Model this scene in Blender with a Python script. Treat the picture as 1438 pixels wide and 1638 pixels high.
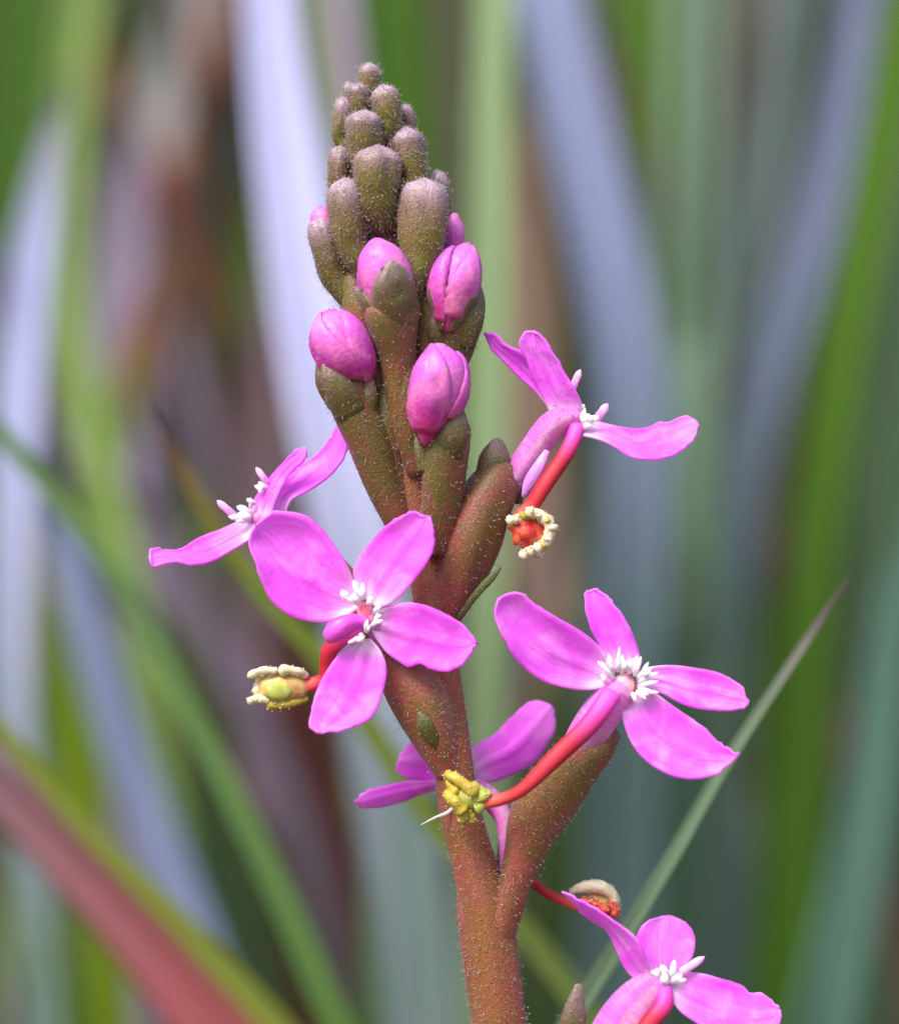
import bpy, math, random
from mathutils import Vector, Matrix, noise

# ------------------------------------------------------------------ setup
random.seed(7)
sc = bpy.context.scene
for o in list(bpy.data.objects):
    bpy.data.objects.remove(o)
col = sc.collection

K = 0.003            # world units (1 unit = 1 cm) for one photograph pixel on the plane of focus
D = 15.0             # lens to plane of focus
GROUND = -20.0

cam = bpy.data.cameras.new('camera')
cam.sensor_fit = 'HORIZONTAL'
cam.sensor_width = 36.0
cam.lens = 36.0 * D / (1438 * K)
cam.clip_start = 0.05
cam.clip_end = 20000
cam.dof.use_dof = True
cam.dof.focus_distance = D - 0.14
cam.dof.aperture_fstop = 0.21
camo = bpy.data.objects.new('camera', cam)
camo.location = (0, -D, 0)
camo.rotation_euler = (math.radians(90), 0, 0)
col.objects.link(camo)
sc.camera = camo

SUN_EL, SUN_AZ = math.radians(52), math.radians(-38)     # azimuth seen from the plant, measured from the camera side
world = bpy.data.worlds.new('World')
sc.world = world
world.use_nodes = True
wn = world.node_tree.nodes
bg = wn['Background']
sky = wn.new('ShaderNodeTexSky')
sky.sky_type = 'NISHITA'
sky.sun_disc = False
sky.sun_elevation = SUN_EL
sky.sun_rotation = math.radians(180) - SUN_AZ
sky.dust_density = 4.0
sky.air_density = 1.2
world.node_tree.links.new(sky.outputs[0], bg.inputs[0])
bg.inputs[1].default_value = 0.11
sun = bpy.data.lights.new('sun', 'SUN')
sun.energy = 1.5
sun.angle = math.radians(24)
sun.color = (1.0, 0.95, 0.9)
suno = bpy.data.objects.new('sun', sun)
sd = Vector((math.sin(SUN_AZ) * math.cos(SUN_EL), -math.cos(SUN_AZ) * math.cos(SUN_EL), math.sin(SUN_EL)))
suno.rotation_euler = sd.to_track_quat('Z', 'Y').to_euler()
suno.location = sd * 60
col.objects.link(suno)
sc.view_settings.view_transform = 'Standard'
sc.view_settings.look = 'None'
sc.view_settings.gamma = 1.0
sc.view_settings.use_curve_mapping = False
sc.view_settings.exposure = 1.4
sc.cycles.use_denoising = True
sc.cycles.max_bounces = 6
sc.cycles.transparent_max_bounces = 8

# ------------------------------------------------------------------ helpers
def P(px, py, d=0.0):
    """world point that stands d (in photo pixels) behind the plane of the stem"""
    s = (D + d * K) / D
    return Vector(((px - 719) * K * s, d * K, (819 - py) * K * s))

def lin(r, g, b, f=1.0):
    def c(v):
        v /= 255.0
        return (v / 12.92 if v <= 0.04045 else ((v + 0.055) / 1.055) ** 2.4) * f
    return (c(r), c(g), c(b), 1.0)

def catmull(pts, n):
    """n samples of a Catmull-Rom curve through tuples, even in chord length of the first two numbers"""
    m = len(pts)
    if m == 1:
        return [pts[0]] * n
    cum = [0.0]
    for i in range(1, m):
        a, b = pts[i - 1], pts[i]
        cum.append(cum[-1] + max(1e-6, math.dist(a[:3], b[:3])))
    out = []
    seg = 0
    for i in range(n):
        L = cum[-1] * i / (n - 1)
        while seg < m - 2 and L > cum[seg + 1]:
            seg += 1
        t = (L - cum[seg]) / (cum[seg + 1] - cum[seg])
        p1, p2 = pts[seg], pts[seg + 1]
        p0 = pts[seg - 1] if seg > 0 else tuple(2 * a - b for a, b in zip(p1, p2))
        p3 = pts[seg + 2] if seg + 2 < m else tuple(2 * b - a for a, b in zip(p1, p2))
        h0 = cum[seg + 1] - cum[seg]
        hm = cum[seg] - cum[seg - 1] if seg > 0 else h0
        hp = cum[seg + 2] - cum[seg + 1] if seg + 2 < m else h0
        v = []
        for a, b, c_, e in zip(p0, p1, p2, p3):
            m1 = h0 * ((c_ - b) / h0 * hm + (b - a) / hm * h0) / (hm + h0)
            m2 = h0 * ((e - c_) / hp * h0 + (c_ - b) / h0 * hp) / (hp + h0)
            t2, t3 = t * t, t * t * t
            v.append((2 * t3 - 3 * t2 + 1) * b + (t3 - 2 * t2 + t) * m1 + (-2 * t3 + 3 * t2) * c_ + (t3 - t2) * m2)
        out.append(tuple(v))
    return out

def link(name, verts, faces, mat, parent=None, uvs=None, origin=None, smooth=True):
    me = bpy.data.meshes.new(name)
    if origin is not None:
        verts = [v - origin for v in verts]
    me.from_pydata(verts, [], faces)
    if uvs is not None:
        lay = me.uv_layers.new(name='UVMap')
        flat = []
        for lp in me.loops:
            flat.extend(uvs[lp.vertex_index])
        lay.data.foreach_set('uv', flat)
    if smooth:
        me.polygons.foreach_set('use_smooth', [True] * len(me.polygons))
    me.materials.append(mat)
    me.update()
    o = bpy.data.objects.new(name, me)
    if origin is not None:
        o.location = origin
    col.objects.link(o)
    if parent is not None:
        o.parent = parent
        if parent.type == 'EMPTY':
            o.matrix_parent_inverse = Matrix.Translation(-Vector(parent.location))
    return o

def tag(o, label=None, cat=None, group=None, kind=None):
    if label: o['label'] = label
    if cat: o['category'] = cat
    if group: o['group'] = group
    if kind: o['kind'] = kind
    return o

class Sweep:
    """a body grown along a path of (px, py, d, radius); angle 0 faces the viewer, +90 degrees the right"""
    def __init__(self, pts, n=18, flat=1.0, mod=None):
        self.c = catmull([tuple(p) for p in pts], n)
        self.w = [P(*q[:3]) for q in self.c]
        self.r = [max(0.4, q[3]) * K for q in self.c]
        self.n, self.flat, self.mod = n, flat, mod
        self.fr = []
        for i in range(n):
            T = (self.w[min(i + 1, n - 1)] - self.w[max(i - 1, 0)]).normalized()
            E1 = Vector((0, -1, 0)); E1 = (E1 - T * E1.dot(T)).normalized()
            self.fr.append((T, E1, T.cross(E1).normalized()))
    def at(self, i, th, k=1.0):
        T, E1, E2 = self.fr[i]
        r = self.r[i] * k
        if self.mod:
            r *= self.mod(i / (self.n - 1), th)
        return self.w[i] + E1 * (math.cos(th) * r * self.flat) + E2 * (math.sin(th) * r)
    def build(self, name, mat, parent, seg=20, origin=None):
        v, f, uv = [], [], []
        n = self.n
        for i in range(n):
            for j in range(seg):
                v.append(self.at(i, 2 * math.pi * j / seg)); uv.append((j / seg, i / (n - 1)))
        for i in range(n - 1):
            for j in range(seg):
                a, b = i * seg + j, i * seg + (j + 1) % seg
                f.append((a, b, b + seg, a + seg))
        T0, T1 = self.fr[0][0], self.fr[-1][0]
        v.append(self.w[0] - T0 * self.r[0] * 0.3); uv.append((0.5, 0))
        v.append(self.w[-1] + T1 * self.r[-1] * 0.45); uv.append((0.5, 1))
        for j in range(seg):
            f.append(((j + 1) % seg, j, n * seg))
            f.append(((n - 1) * seg + j, (n - 1) * seg + (j + 1) % seg, n * seg + 1))
        return link(name, v, f, mat, parent, uv, origin)
    def lobe(self, name, mat, parent, th0, half, s1, k0=1.03, k1=1.12, N=12, M=8, s0=0.0, thick=3.0):
        """a pointed lobe that hugs this body from its base up to fraction s1"""
        v, f, uv = [], [], []
        for a in range(N):
            u = a / (N - 1)
            fi = (s0 + (s1 - s0) * u) * (self.n - 1)
            i0 = min(int(fi), self.n - 2); t = fi - i0
            hw = half * (1 - u ** 2.2) ** 0.75 + 0.05
            for b in range(M):
                s = b / (M - 1) * 2 - 1
                k = k0 + (k1 - k0) * (1 - abs(s) ** 3) - 0.05 * abs(s) ** 2
                th = th0 + s * hw
                v.append(self.at(i0, th, k) * (1 - t) + self.at(i0 + 1, th, k) * t); uv.append((b / (M - 1), u))
        for a in range(N - 1):
            for b in range(M - 1):
                q = a * M + b
                f.append((q, q + 1, q + M + 1, q + M))
        o = link(name, v, f, mat, parent, uv)
        m = o.modifiers.new('thickness', 'SOLIDIFY'); m.thickness = thick * K; m.offset = 1
        return o

def tube(name, pts, mat, parent, n=18, seg=16, flat=1.0, mod=None):
    if name == 'column':
        flat, mod = 0.72, lambda s, th: 1 + 0.09 * math.cos(3 * th + 1) + 0.06 * math.sin(11 * s + th)
    return Sweep(pts, n, flat, mod).build(name, mat, parent, seg)

def Z(ox, oy, s):
    return lambda x, y: (ox + x / s, oy + y / s)

def petal(parent, zf, left, right, d0, d1, dl=0.0, dr=0.0, cup=14.0, bow=0.0, mat=None, seed=0, N=30, M=15, rip=7.0, thick=4.0):
    """a petal between two edges, both listed from base to tip; d0/d1 depth at base/tip,
    dl/dr how far each edge swings back, cup the hollow across it, bow the arch along it"""
    L = catmull([zf(*p) + (0.0,) for p in left], N)
    R = catmull([zf(*p) + (0.0,) for p in right], N)
    v, f, uv = [], [], []
    for i in range(N):
        u = i / (N - 1)
        for j in range(M):
            s = j / (M - 1)
            x = L[i][0] * (1 - s) + R[i][0] * s
            y = L[i][1] * (1 - s) + R[i][1] * s
            w = 2 * s - 1
            env = math.sin(math.pi * min(1, u * 0.9 + 0.08)) ** 0.6
            d = d0 + (d1 - d0) * u + bow * math.sin(math.pi * u)
            d += env * (dl * (1 - s) ** 1.2 + dr * s ** 1.2)
            d += env * cup * (1 - w * w) - 7.0 * env * math.exp(-(w / 0.16) ** 2) * (1 - u * 0.6)
            d += rip * env * noise.noise(Vector((x * 0.018 + seed * 9, y * 0.018, seed * 3.1))) * (0.6 + abs(w))
            e = u ** 3 * abs(w) ** 3 * 6.5
            x += e * noise.noise(Vector((x * 0.12, y * 0.12, seed * 1.7))); y += e * noise.noise(Vector((x * 0.12, y * 0.12, seed * 2.9 + 5)))
            v.append(P(x, y, d)); uv.append((u, s))
    for i in range(N - 1):
        for j in range(M - 1):
            q = i * M + j
            f.append((q, q + 1, q + M + 1, q + M))
    o = link('petal', v, f, mat or M_PETAL, parent, uv)
    m = o.modifiers.new('thickness', 'SOLIDIFY'); m.thickness = thick * K; m.offset = 0
    return o

def hairs(src_list, parent, count, ln=(7, 13), rad=0.6, bead=0.3, mat=None, seed=1, droop=0.25):
    """fine gland-tipped hairs scattered over meshes by area, joined into one part"""
    rnd = random.Random(seed)
    tris, acc, tot = [], [], 0.0
    for o in src_list:
        me = o.data
        me.calc_loop_triangles()
        for t in me.loop_triangles:
            a, b, c = (me.vertices[i].co for i in t.vertices)
            if a.z < -3.0 and b.z < -3.0:
                continue
            na, nb, nc = (me.vertices[i].normal for i in t.vertices)
            ar = t.area
            tot += ar
            tris.append((a, b, c, na, nb, nc)); acc.append(tot)
    import bisect
    V, F = [], []
    r = rad * K
    for _ in range(count):
        t = tris[min(bisect.bisect(acc, rnd.random() * tot), len(tris) - 1)]
        u, w = rnd.random(), rnd.random()
        if u + w > 1: u, w = 1 - u, 1 - w
        p = t[0] + (t[1] - t[0]) * u + (t[2] - t[0]) * w
        n = (t[3] + (t[4] - t[3]) * u + (t[5] - t[3]) * w)
        n = (n + Vector((rnd.uniform(-1, 1), rnd.uniform(-1, 1), rnd.uniform(-1, 1))) * 0.45).normalized()
        l = rnd.uniform(*ln) * K
        tip = p + n * l + Vector((0, 0, -droop * l * rnd.random()))
        ax = n.cross(Vector((0.3, 0.9, 0.2))).normalized(); ay = n.cross(ax)
        b = len(V)
        for q in range(3):
            a_ = q * 2.094
            V.append(p - n * r + (ax * math.cos(a_) + ay * math.sin(a_)) * r)
        V.append(tip)
        F += [(b, b + 1, b + 3), (b + 1, b + 2, b + 3), (b + 2, b, b + 3)]
        if rnd.random() < bead:
            br = r * rnd.uniform(1.5, 2.6); b = len(V)
            V += [tip + ax * br, tip + ay * br, tip - ax * br, tip - ay * br, tip + n * br, tip - n * br]
            F += [(b, b + 1, b + 4), (b + 1, b + 2, b + 4), (b + 2, b + 3, b + 4), (b + 3, b, b + 4),
                  (b + 1, b, b + 5), (b + 2, b + 1, b + 5), (b + 3, b + 2, b + 5), (b, b + 3, b + 5)]
    o = link('glandular_hair', V, F, mat or M_HAIR, parent)
    o['kind'] = 'stuff'
    return o

# ------------------------------------------------------------------ materials
def newmat(name):
    m = bpy.data.materials.new(name); m.use_nodes = True
    nt = m.node_tree
    return m, nt, nt.nodes['Principled BSDF'], nt.nodes['Material Output']

def node(nt, t, **kw):
    n = nt.nodes.new(t)
    for k, v in kw.items():
        setattr(n, k, v)
    return n

def ramp(nt, stops, fac):
    r = node(nt, 'ShaderNodeValToRGB')
    e = r.color_ramp.elements
    while len(e) < len(stops):
        e.new(0.5)
    for i, (p, c) in enumerate(stops):
        e[i].position = p; e[i].color = c
    nt.links.new(fac, r.inputs[0])
    return r.outputs[0]

def mix(nt, fac, a, b, mode='MIX'):
    n = node(nt, 'ShaderNodeMix', data_type='RGBA', blend_type=mode)
    for s, v in ((0, fac), (6, a), (7, b)):
        if hasattr(v, 'is_linked') or hasattr(v, 'links'):
            nt.links.new(v, n.inputs[s])
        else:
            n.inputs[s].default_value = v
    return n.outputs[2]

def tex(nt, scale, detail=3.0, coord='Object', stretch=(1, 1, 1), dist=0.0):
    tc = node(nt, 'ShaderNodeTexCoord'); mp = node(nt, 'ShaderNodeMapping')
    mp.inputs['Scale'].default_value = stretch
    nt.links.new(tc.outputs[coord], mp.inputs[0])
    n = node(nt, 'ShaderNodeTexNoise')
    n.inputs['Scale'].default_value = scale; n.inputs['Detail'].default_value = detail
    n.inputs['Distortion'].default_value = dist
    nt.links.new(mp.outputs[0], n.inputs['Vector'])
    return n.outputs[0]

def uvsep(nt):
    tc = node(nt, 'ShaderNodeTexCoord'); s = node(nt, 'ShaderNodeSeparateXYZ')
    nt.links.new(tc.outputs['UV'], s.inputs[0])
    return s.outputs[0], s.outputs[1]

def bump(nt, h, bs, strength, dist):
    b = node(nt, 'ShaderNodeBump')
    b.inputs['Strength'].default_value = strength; b.inputs['Distance'].default_value = dist
    nt.links.new(h, b.inputs['Height']); nt.links.new(b.outputs[0], bs.inputs['Normal'])

def translucent(nt, bs, out, colr, fac):
    t = node(nt, 'ShaderNodeBsdfTranslucent'); m = node(nt, 'ShaderNodeMixShader')
    m.inputs[0].default_value = fac
    nt.links.new(colr, t.inputs[0]); nt.links.new(bs.outputs[0], m.inputs[1]); nt.links.new(t.outputs[0], m.inputs[2])
    nt.links.new(m.outputs[0], out.inputs[0])

def petal_material(name, stops, mott=0.5):
    m, nt, bs, out = newmat(name)
    u, v = uvsep(nt)
    base = ramp(nt, stops, u)
    n1 = tex(nt, 5.5, 5.0, dist=0.8)
    pale = mix(nt, ramp(nt, [(0.46, (0, 0, 0, 1)), (0.72, (mott, mott, mott, 1))], n1), base, (0.96, 0.46, 0.97, 1))
    n2 = tex(nt, 1.0, 2.0, 'UV', (3.0, 26.0, 1.0), 0.4)
    vein = mix(nt, ramp(nt, [(0.42, (0.0, 0.0, 0.0, 1)), (0.7, (0.6, 0.6, 0.6, 1))], n2), pale, (0.84, 0.085, 0.84, 1))
    nt.links.new(vein, bs.inputs['Base Color'])
    bs.inputs['Roughness'].default_value = 0.5
    bs.inputs['Specular IOR Level'].default_value = 0.25
    bs.inputs['Sheen Weight'].default_value = 0.15
    n3 = tex(nt, 40.0, 2.0)
    bump(nt, n3, bs, 0.3, 0.01)
    bs.inputs['Roughness'].default_value = 0.38
    translucent(nt, bs, out, vein, 0.4)
    return m

M_PETAL = petal_material('petal_pink', [(0.0, (0.95, 0.85, 0.96, 1)), (0.12, (0.95, 0.78, 0.96, 1)), (0.17, (0.94, 0.42, 0.95, 1)), (0.24, (0.92, 0.20, 0.93, 1)), (0.4, (0.92, 0.125, 0.95, 1)), (0.75, (0.94, 0.165, 0.98, 1)), (1.0, (0.95, 0.26, 0.98, 1))], 0.7)
M_TUBE = petal_material('corolla_tube', [(0.0, (0.75, 0.42, 0.6, 1)), (0.5, (0.72, 0.3, 0.55, 1)), (1.0, (0.8, 0.2, 0.7, 1))], 0.7)

def plant_skin(name, stops, blotch, blotch2, rough=0.42, amt=0.75, tr=0.0):
    """hairy green and red skin of stem, calyx and buds; stops run from base to tip"""
    m, nt, bs, out = newmat(name)
    u, v = uvsep(nt)
    base = ramp(nt, stops, v)
    oi = node(nt, 'ShaderNodeObjectInfo')
    n0 = tex(nt, 1.0, 3.0, 'UV', (5.0, 2.2, 1.0), 0.6)
    base = mix(nt, ramp(nt, [(0.4, (0, 0, 0, 1)), (0.65, (0.55, 0.55, 0.55, 1))], n0), base, blotch2)
    n1 = tex(nt, 4.0, 4.0, dist=0.5)
    c = mix(nt, ramp(nt, [(0.42, (0, 0, 0, 1)), (0.62, (amt, amt, amt, 1))], n1), base, blotch)
    n2 = tex(nt, 17.0, 3.0)
    c = mix(nt, ramp(nt, [(0.5, (0, 0, 0, 1)), (0.68, (amt, amt, amt, 1))], n2), c, blotch2)
    n3 = tex(nt, 75.0, 2.0)
    c = mix(nt, ramp(nt, [(0.6, (0, 0, 0, 1)), (0.75, (0.5, 0.5, 0.5, 1))], n3), c, (0.42, 0.27, 0.25, 1))
    n4 = tex(nt, 130.0, 2.0)
    c = mix(nt, ramp(nt, [(0.36, (0.6, 0.6, 0.6, 1)), (0.5, (0, 0, 0, 1))], n4), c, tuple(x * 0.4 for x in blotch2[:3]) + (1,))
    hs = node(nt, 'ShaderNodeHueSaturation')
    mr = node(nt, 'ShaderNodeMapRange')
    mr.inputs[3].default_value = 0.85; mr.inputs[4].default_value = 1.2
    nt.links.new(oi.outputs['Random'], mr.inputs[0]); nt.links.new(mr.outputs[0], hs.inputs['Value'])
    nt.links.new(c, hs.inputs['Color'])
    nt.links.new(hs.outputs[0], bs.inputs['Base Color'])
    bs.inputs['Roughness'].default_value = rough
    bs.inputs['Specular IOR Level'].default_value = 0.4
    bs.inputs['Sheen Weight'].default_value = 0.10
    bs.inputs['Sheen Tint'].default_value = (0.85, 0.75, 0.95, 1)
    bump(nt, tex(nt, 85.0, 3.0), bs, 0.38, 0.012)
    return m

M_BUD = plant_skin('bud_skin', [(0.0, (0.13, 0.06, 0.02, 1)), (0.42, (0.10, 0.10, 0.008, 1)), (0.64, (0.14, 0.10, 0.018, 1)), (0.80, (0.24, 0.13, 0.15, 1)), (0.95, (0.44, 0.30, 0.46, 1)), (1.0, (0.46, 0.33, 0.48, 1))], (0.15, 0.075, 0.045, 1), (0.10, 0.115, 0.008, 1), amt=0.4)  # mauve top is bud colour plus the lavender highlight painted into it
M_CALYX = plant_skin('calyx_skin', [(0.0, (0.28, 0.05, 0.05, 1)), (0.3, (0.18, 0.075, 0.025, 1)), (0.55, (0.13, 0.09, 0.02, 1)), (1.0, (0.105, 0.09, 0.02, 1))], (0.22, 0.05, 0.035, 1), (0.09, 0.10, 0.012, 1), amt=0.75)
M_CALYX_RED = plant_skin('calyx_red_skin', [(0.0, (0.36, 0.06, 0.08, 1)), (0.22, (0.23, 0.055, 0.035, 1)), (0.6, (0.18, 0.068, 0.022, 1)), (1.0, (0.12, 0.09, 0.02, 1))], (0.26, 0.048, 0.045, 1), (0.13, 0.085, 0.018, 1), amt=0.75)
M_STEM = plant_skin('stem_skin', [(0.0, (0.21, 0.085, 0.022, 1)), (0.80, (0.23, 0.085, 0.018, 1)), (0.86, (0.28, 0.07, 0.035, 1)), (0.93, (0.24, 0.07, 0.035, 1)), (1.0, (0.13, 0.10, 0.02, 1))], (0.30, 0.06, 0.05, 1), (0.20, 0.095, 0.02, 1), amt=0.7)
M_SEPAL = plant_skin('sepal_skin', [(0.0, (0.095, 0.085, 0.012, 1)), (0.6, (0.11, 0.07, 0.035, 1)), (1.0, (0.25, 0.15, 0.20, 1))], (0.10, 0.055, 0.025, 1), (0.085, 0.09, 0.010, 1), amt=0.5)
M_BRACT = plant_skin('bract_skin', [(0.0, (0.10, 0.05, 0.015, 1)), (0.6, (0.06, 0.075, 0.010, 1)), (1.0, (0.10, 0.08, 0.04, 1))], (0.05, 0.04, 0.012, 1), (0.07, 0.09, 0.010, 1), amt=0.4)

def bud_pink_material():
    m, nt, bs, out = newmat('bud_petal')
    u, v = uvsep(nt)
    base = ramp(nt, [(0.0, (0.40, 0.015, 0.10, 1)), (0.25, (0.44, 0.035, 0.27, 1)), (0.6, (0.52, 0.07, 0.46, 1)), (1.0, (0.58, 0.12, 0.55, 1))], v)
    c = mix(nt, ramp(nt, [(0.42, (0, 0, 0, 1)), (0.66, (0.7, 0.7, 0.7, 1))], tex(nt, 7.0, 3.0)), base, (0.66, 0.20, 0.40, 1))
    c = mix(nt, ramp(nt, [(0.5, (0, 0, 0, 1)), (0.7, (0.6, 0.6, 0.6, 1))], tex(nt, 12.0, 3.0, dist=1.0)), c, (0.46, 0.05, 0.42, 1))
    nt.links.new(c, bs.inputs['Base Color'])
    bs.inputs['Roughness'].default_value = 0.42
    bs.inputs['Specular IOR Level'].default_value = 0.4
    bump(nt, tex(nt, 45.0, 2.0), bs, 0.4, 0.012)
    return m
M_BUDPINK = bud_pink_material()

def simple(name, a, b, scale=14.0, rough=0.45, tr=0.0, spec=0.4):
    m, nt, bs, out = newmat(name)
    c = mix(nt, ramp(nt, [(0.38, (0, 0, 0, 1)), (0.64, (1, 1, 1, 1))], tex(nt, scale, 3.0)), a, b)
    nt.links.new(c, bs.inputs['Base Color'])
    bs.inputs['Roughness'].default_value = rough
    bs.inputs['Specular IOR Level'].default_value = spec
    bump(nt, tex(nt, scale * 4, 2.0), bs, 0.3, 0.01)
    if tr: translucent(nt, bs, out, c, tr)
    return m

M_WHITE = simple('throat_white', (0.97, 0.95, 0.98, 1), (0.97, 0.91, 0.97, 1), 12, 0.6, 0.5, 0.2)
M_SPIKE = simple('throat_pink', (0.92, 0.55, 0.90, 1), (0.90, 0.35, 0.86, 1), 20, 0.5, 0.2)
M_CREAM = simple('anther_cream', (0.70, 0.60, 0.36, 1), (0.82, 0.76, 0.60, 1), 22, 0.55, 0.25)
M_YELLOW = simple('anther_yellow', (0.48, 0.34, 0.03, 1), (0.52, 0.48, 0.08, 1), 22, 0.45, 0.25)
M_LIME = simple('stigma_green', (0.36, 0.42, 0.06, 1), (0.50, 0.50, 0.14, 1), 24, 0.4, 0.2)
M_TAN = simple('anther_tan', (0.44, 0.24, 0.07, 1), (0.62, 0.44, 0.16, 1), 18, 0.45, 0.1)
M_REDTIP = simple('anther_red', (0.46, 0.02, 0.02, 1), (0.62, 0.12, 0.05, 1), 20, 0.3)
M_THROAT = simple('throat_pinkred', (0.70, 0.12, 0.22, 1), (0.82, 0.40, 0.45, 1), 22, 0.45)
M_VIOLET = simple('labellum_violet', (0.55, 0.22, 0.70, 1), (0.65, 0.30, 0.75, 1), 14, 0.4)
M_MAGENTA = simple('labellum_magenta', (0.72, 0.06, 0.60, 1), (0.80, 0.12, 0.70, 1), 14, 0.35)
M_HAIR = simple('hair_pale', (0.46, 0.34, 0.36, 1), (0.58, 0.48, 0.48, 1), 5, 0.3, 0.3)
M_HAIRDARK = simple('gland_purple', (0.25, 0.03, 0.22, 1), (0.3, 0.05, 0.2, 1), 5, 0.35)
M_SILK = simple('silk_fibre', (0.72, 0.70, 0.76, 1), (0.6, 0.58, 0.62, 1), 20, 0.4, 0.3)

def column_material():
    m, nt, bs, out = newmat('column_red')
    u, v = uvsep(nt)
    base = ramp(nt, [(0.0, (0.74, 0.08, 0.62, 1)), (0.16, (0.62, 0.03, 0.32, 1)), (0.36, (0.40, 0.010, 0.04, 1)), (0.8, (0.46, 0.02, 0.03, 1)), (1.0, (0.66, 0.12, 0.08, 1))], v)
    n2 = tex(nt, 1.0, 2.0, 'UV', (9.0, 1.5, 1.0))
    c = mix(nt, ramp(nt, [(0.45, (0, 0, 0, 1)), (0.7, (0.5, 0.5, 0.5, 1))], n2), base, (0.56, 0.05, 0.07, 1))
    nt.links.new(c, bs.inputs['Base Color'])
    bs.inputs['Roughness'].default_value = 0.48
    bs.inputs['Specular IOR Level'].default_value = 0.3
    bump(nt, n2, bs, 0.25, 0.01)
    return m
M_COLUMN = column_material()

def leaf_material(name, tip, body, base, rough=0.42, tr=0.22, spec=0.5, short=False):
    m, nt, bs, out = newmat(name)
    u, v = uvsep(nt)                       # u across, v from tip (0) to root (1)
    c = ramp(nt, [(0.0, tip), (0.012, tip), (0.05, body), (0.10, body), (0.27, base)] if short else [(0.0, tip), (0.18, tip), (0.26, body), (0.33, body), (0.43, base)], v)  # dark base stops on several blades paint in the shade low in the grass
    n1 = tex(nt, 1.0, 3.0, 'UV', (4.0, 14.0, 1.0), 0.6)
    dk = tuple(x * 0.55 for x in body[:3]) + (1,)
    c = mix(nt, ramp(nt, [(0.45, (0, 0, 0, 1)), (0.75, (0.5, 0.5, 0.5, 1))], n1), c, dk)
    n2 = tex(nt, 1.0, 2.0, 'UV', (46.0, 1.2, 1.0))
    lt = tuple(min(1, x * 1.35 + 0.02) for x in body[:3]) + (1,)
    c = mix(nt, ramp(nt, [(0.5, (0, 0, 0, 1)), (0.72, (0.4, 0.4, 0.4, 1))], n2), c, lt)
    nt.links.new(c, bs.inputs['Base Color'])
    bs.inputs['Roughness'].default_value = rough
    bs.inputs['Specular IOR Level'].default_value = spec
    bump(nt, n2, bs, 0.3, 0.03)
    translucent(nt, bs, out, c, tr)
    return m

# ------------------------------------------------------------------ the setting: ground and the far grass
def ground():
    m, nt, bs, out = newmat('soil')
    c = ramp(nt, [(0.3, (0.035, 0.022, 0.012, 1)), (0.5, (0.09, 0.06, 0.03, 1)), (0.62, (0.16, 0.12, 0.06, 1)), (0.75, (0.05, 0.06, 0.02, 1))], tex(nt, 0.8, 8.0, dist=1.0))
    nt.links.new(c, bs.inputs['Base Color']); bs.inputs['Roughness'].default_value = 0.9
    bump(nt, tex(nt, 1.6, 8.0), bs, 0.8, 0.5)
    S = 6000.0; N = 60
    v, f = [], []
    for i in range(N + 1):
        for j in range(N + 1):
            a, b = (i / N * 2 - 1), (j / N * 2 - 1)
            x = math.copysign(abs(a) ** 3.2, a) * S; y = math.copysign(abs(b) ** 3.2, b) * S + 20
            h = 0.9 * noise.noise(Vector((x * 0.08, y * 0.08, 0))) if max(abs(x), abs(y)) < 400 else 0
            v.append(Vector((x, y, GROUND + h - 0.5)))
    for i in range(N):
        for j in range(N):
            q = i * (N + 1) + j
            f.append((q, q + N + 1, q + N + 2, q + 1))
    tag(link('ground', v, f, m), 'dark soil and leaf litter under the grass', None, None, 'structure')
ground()

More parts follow.
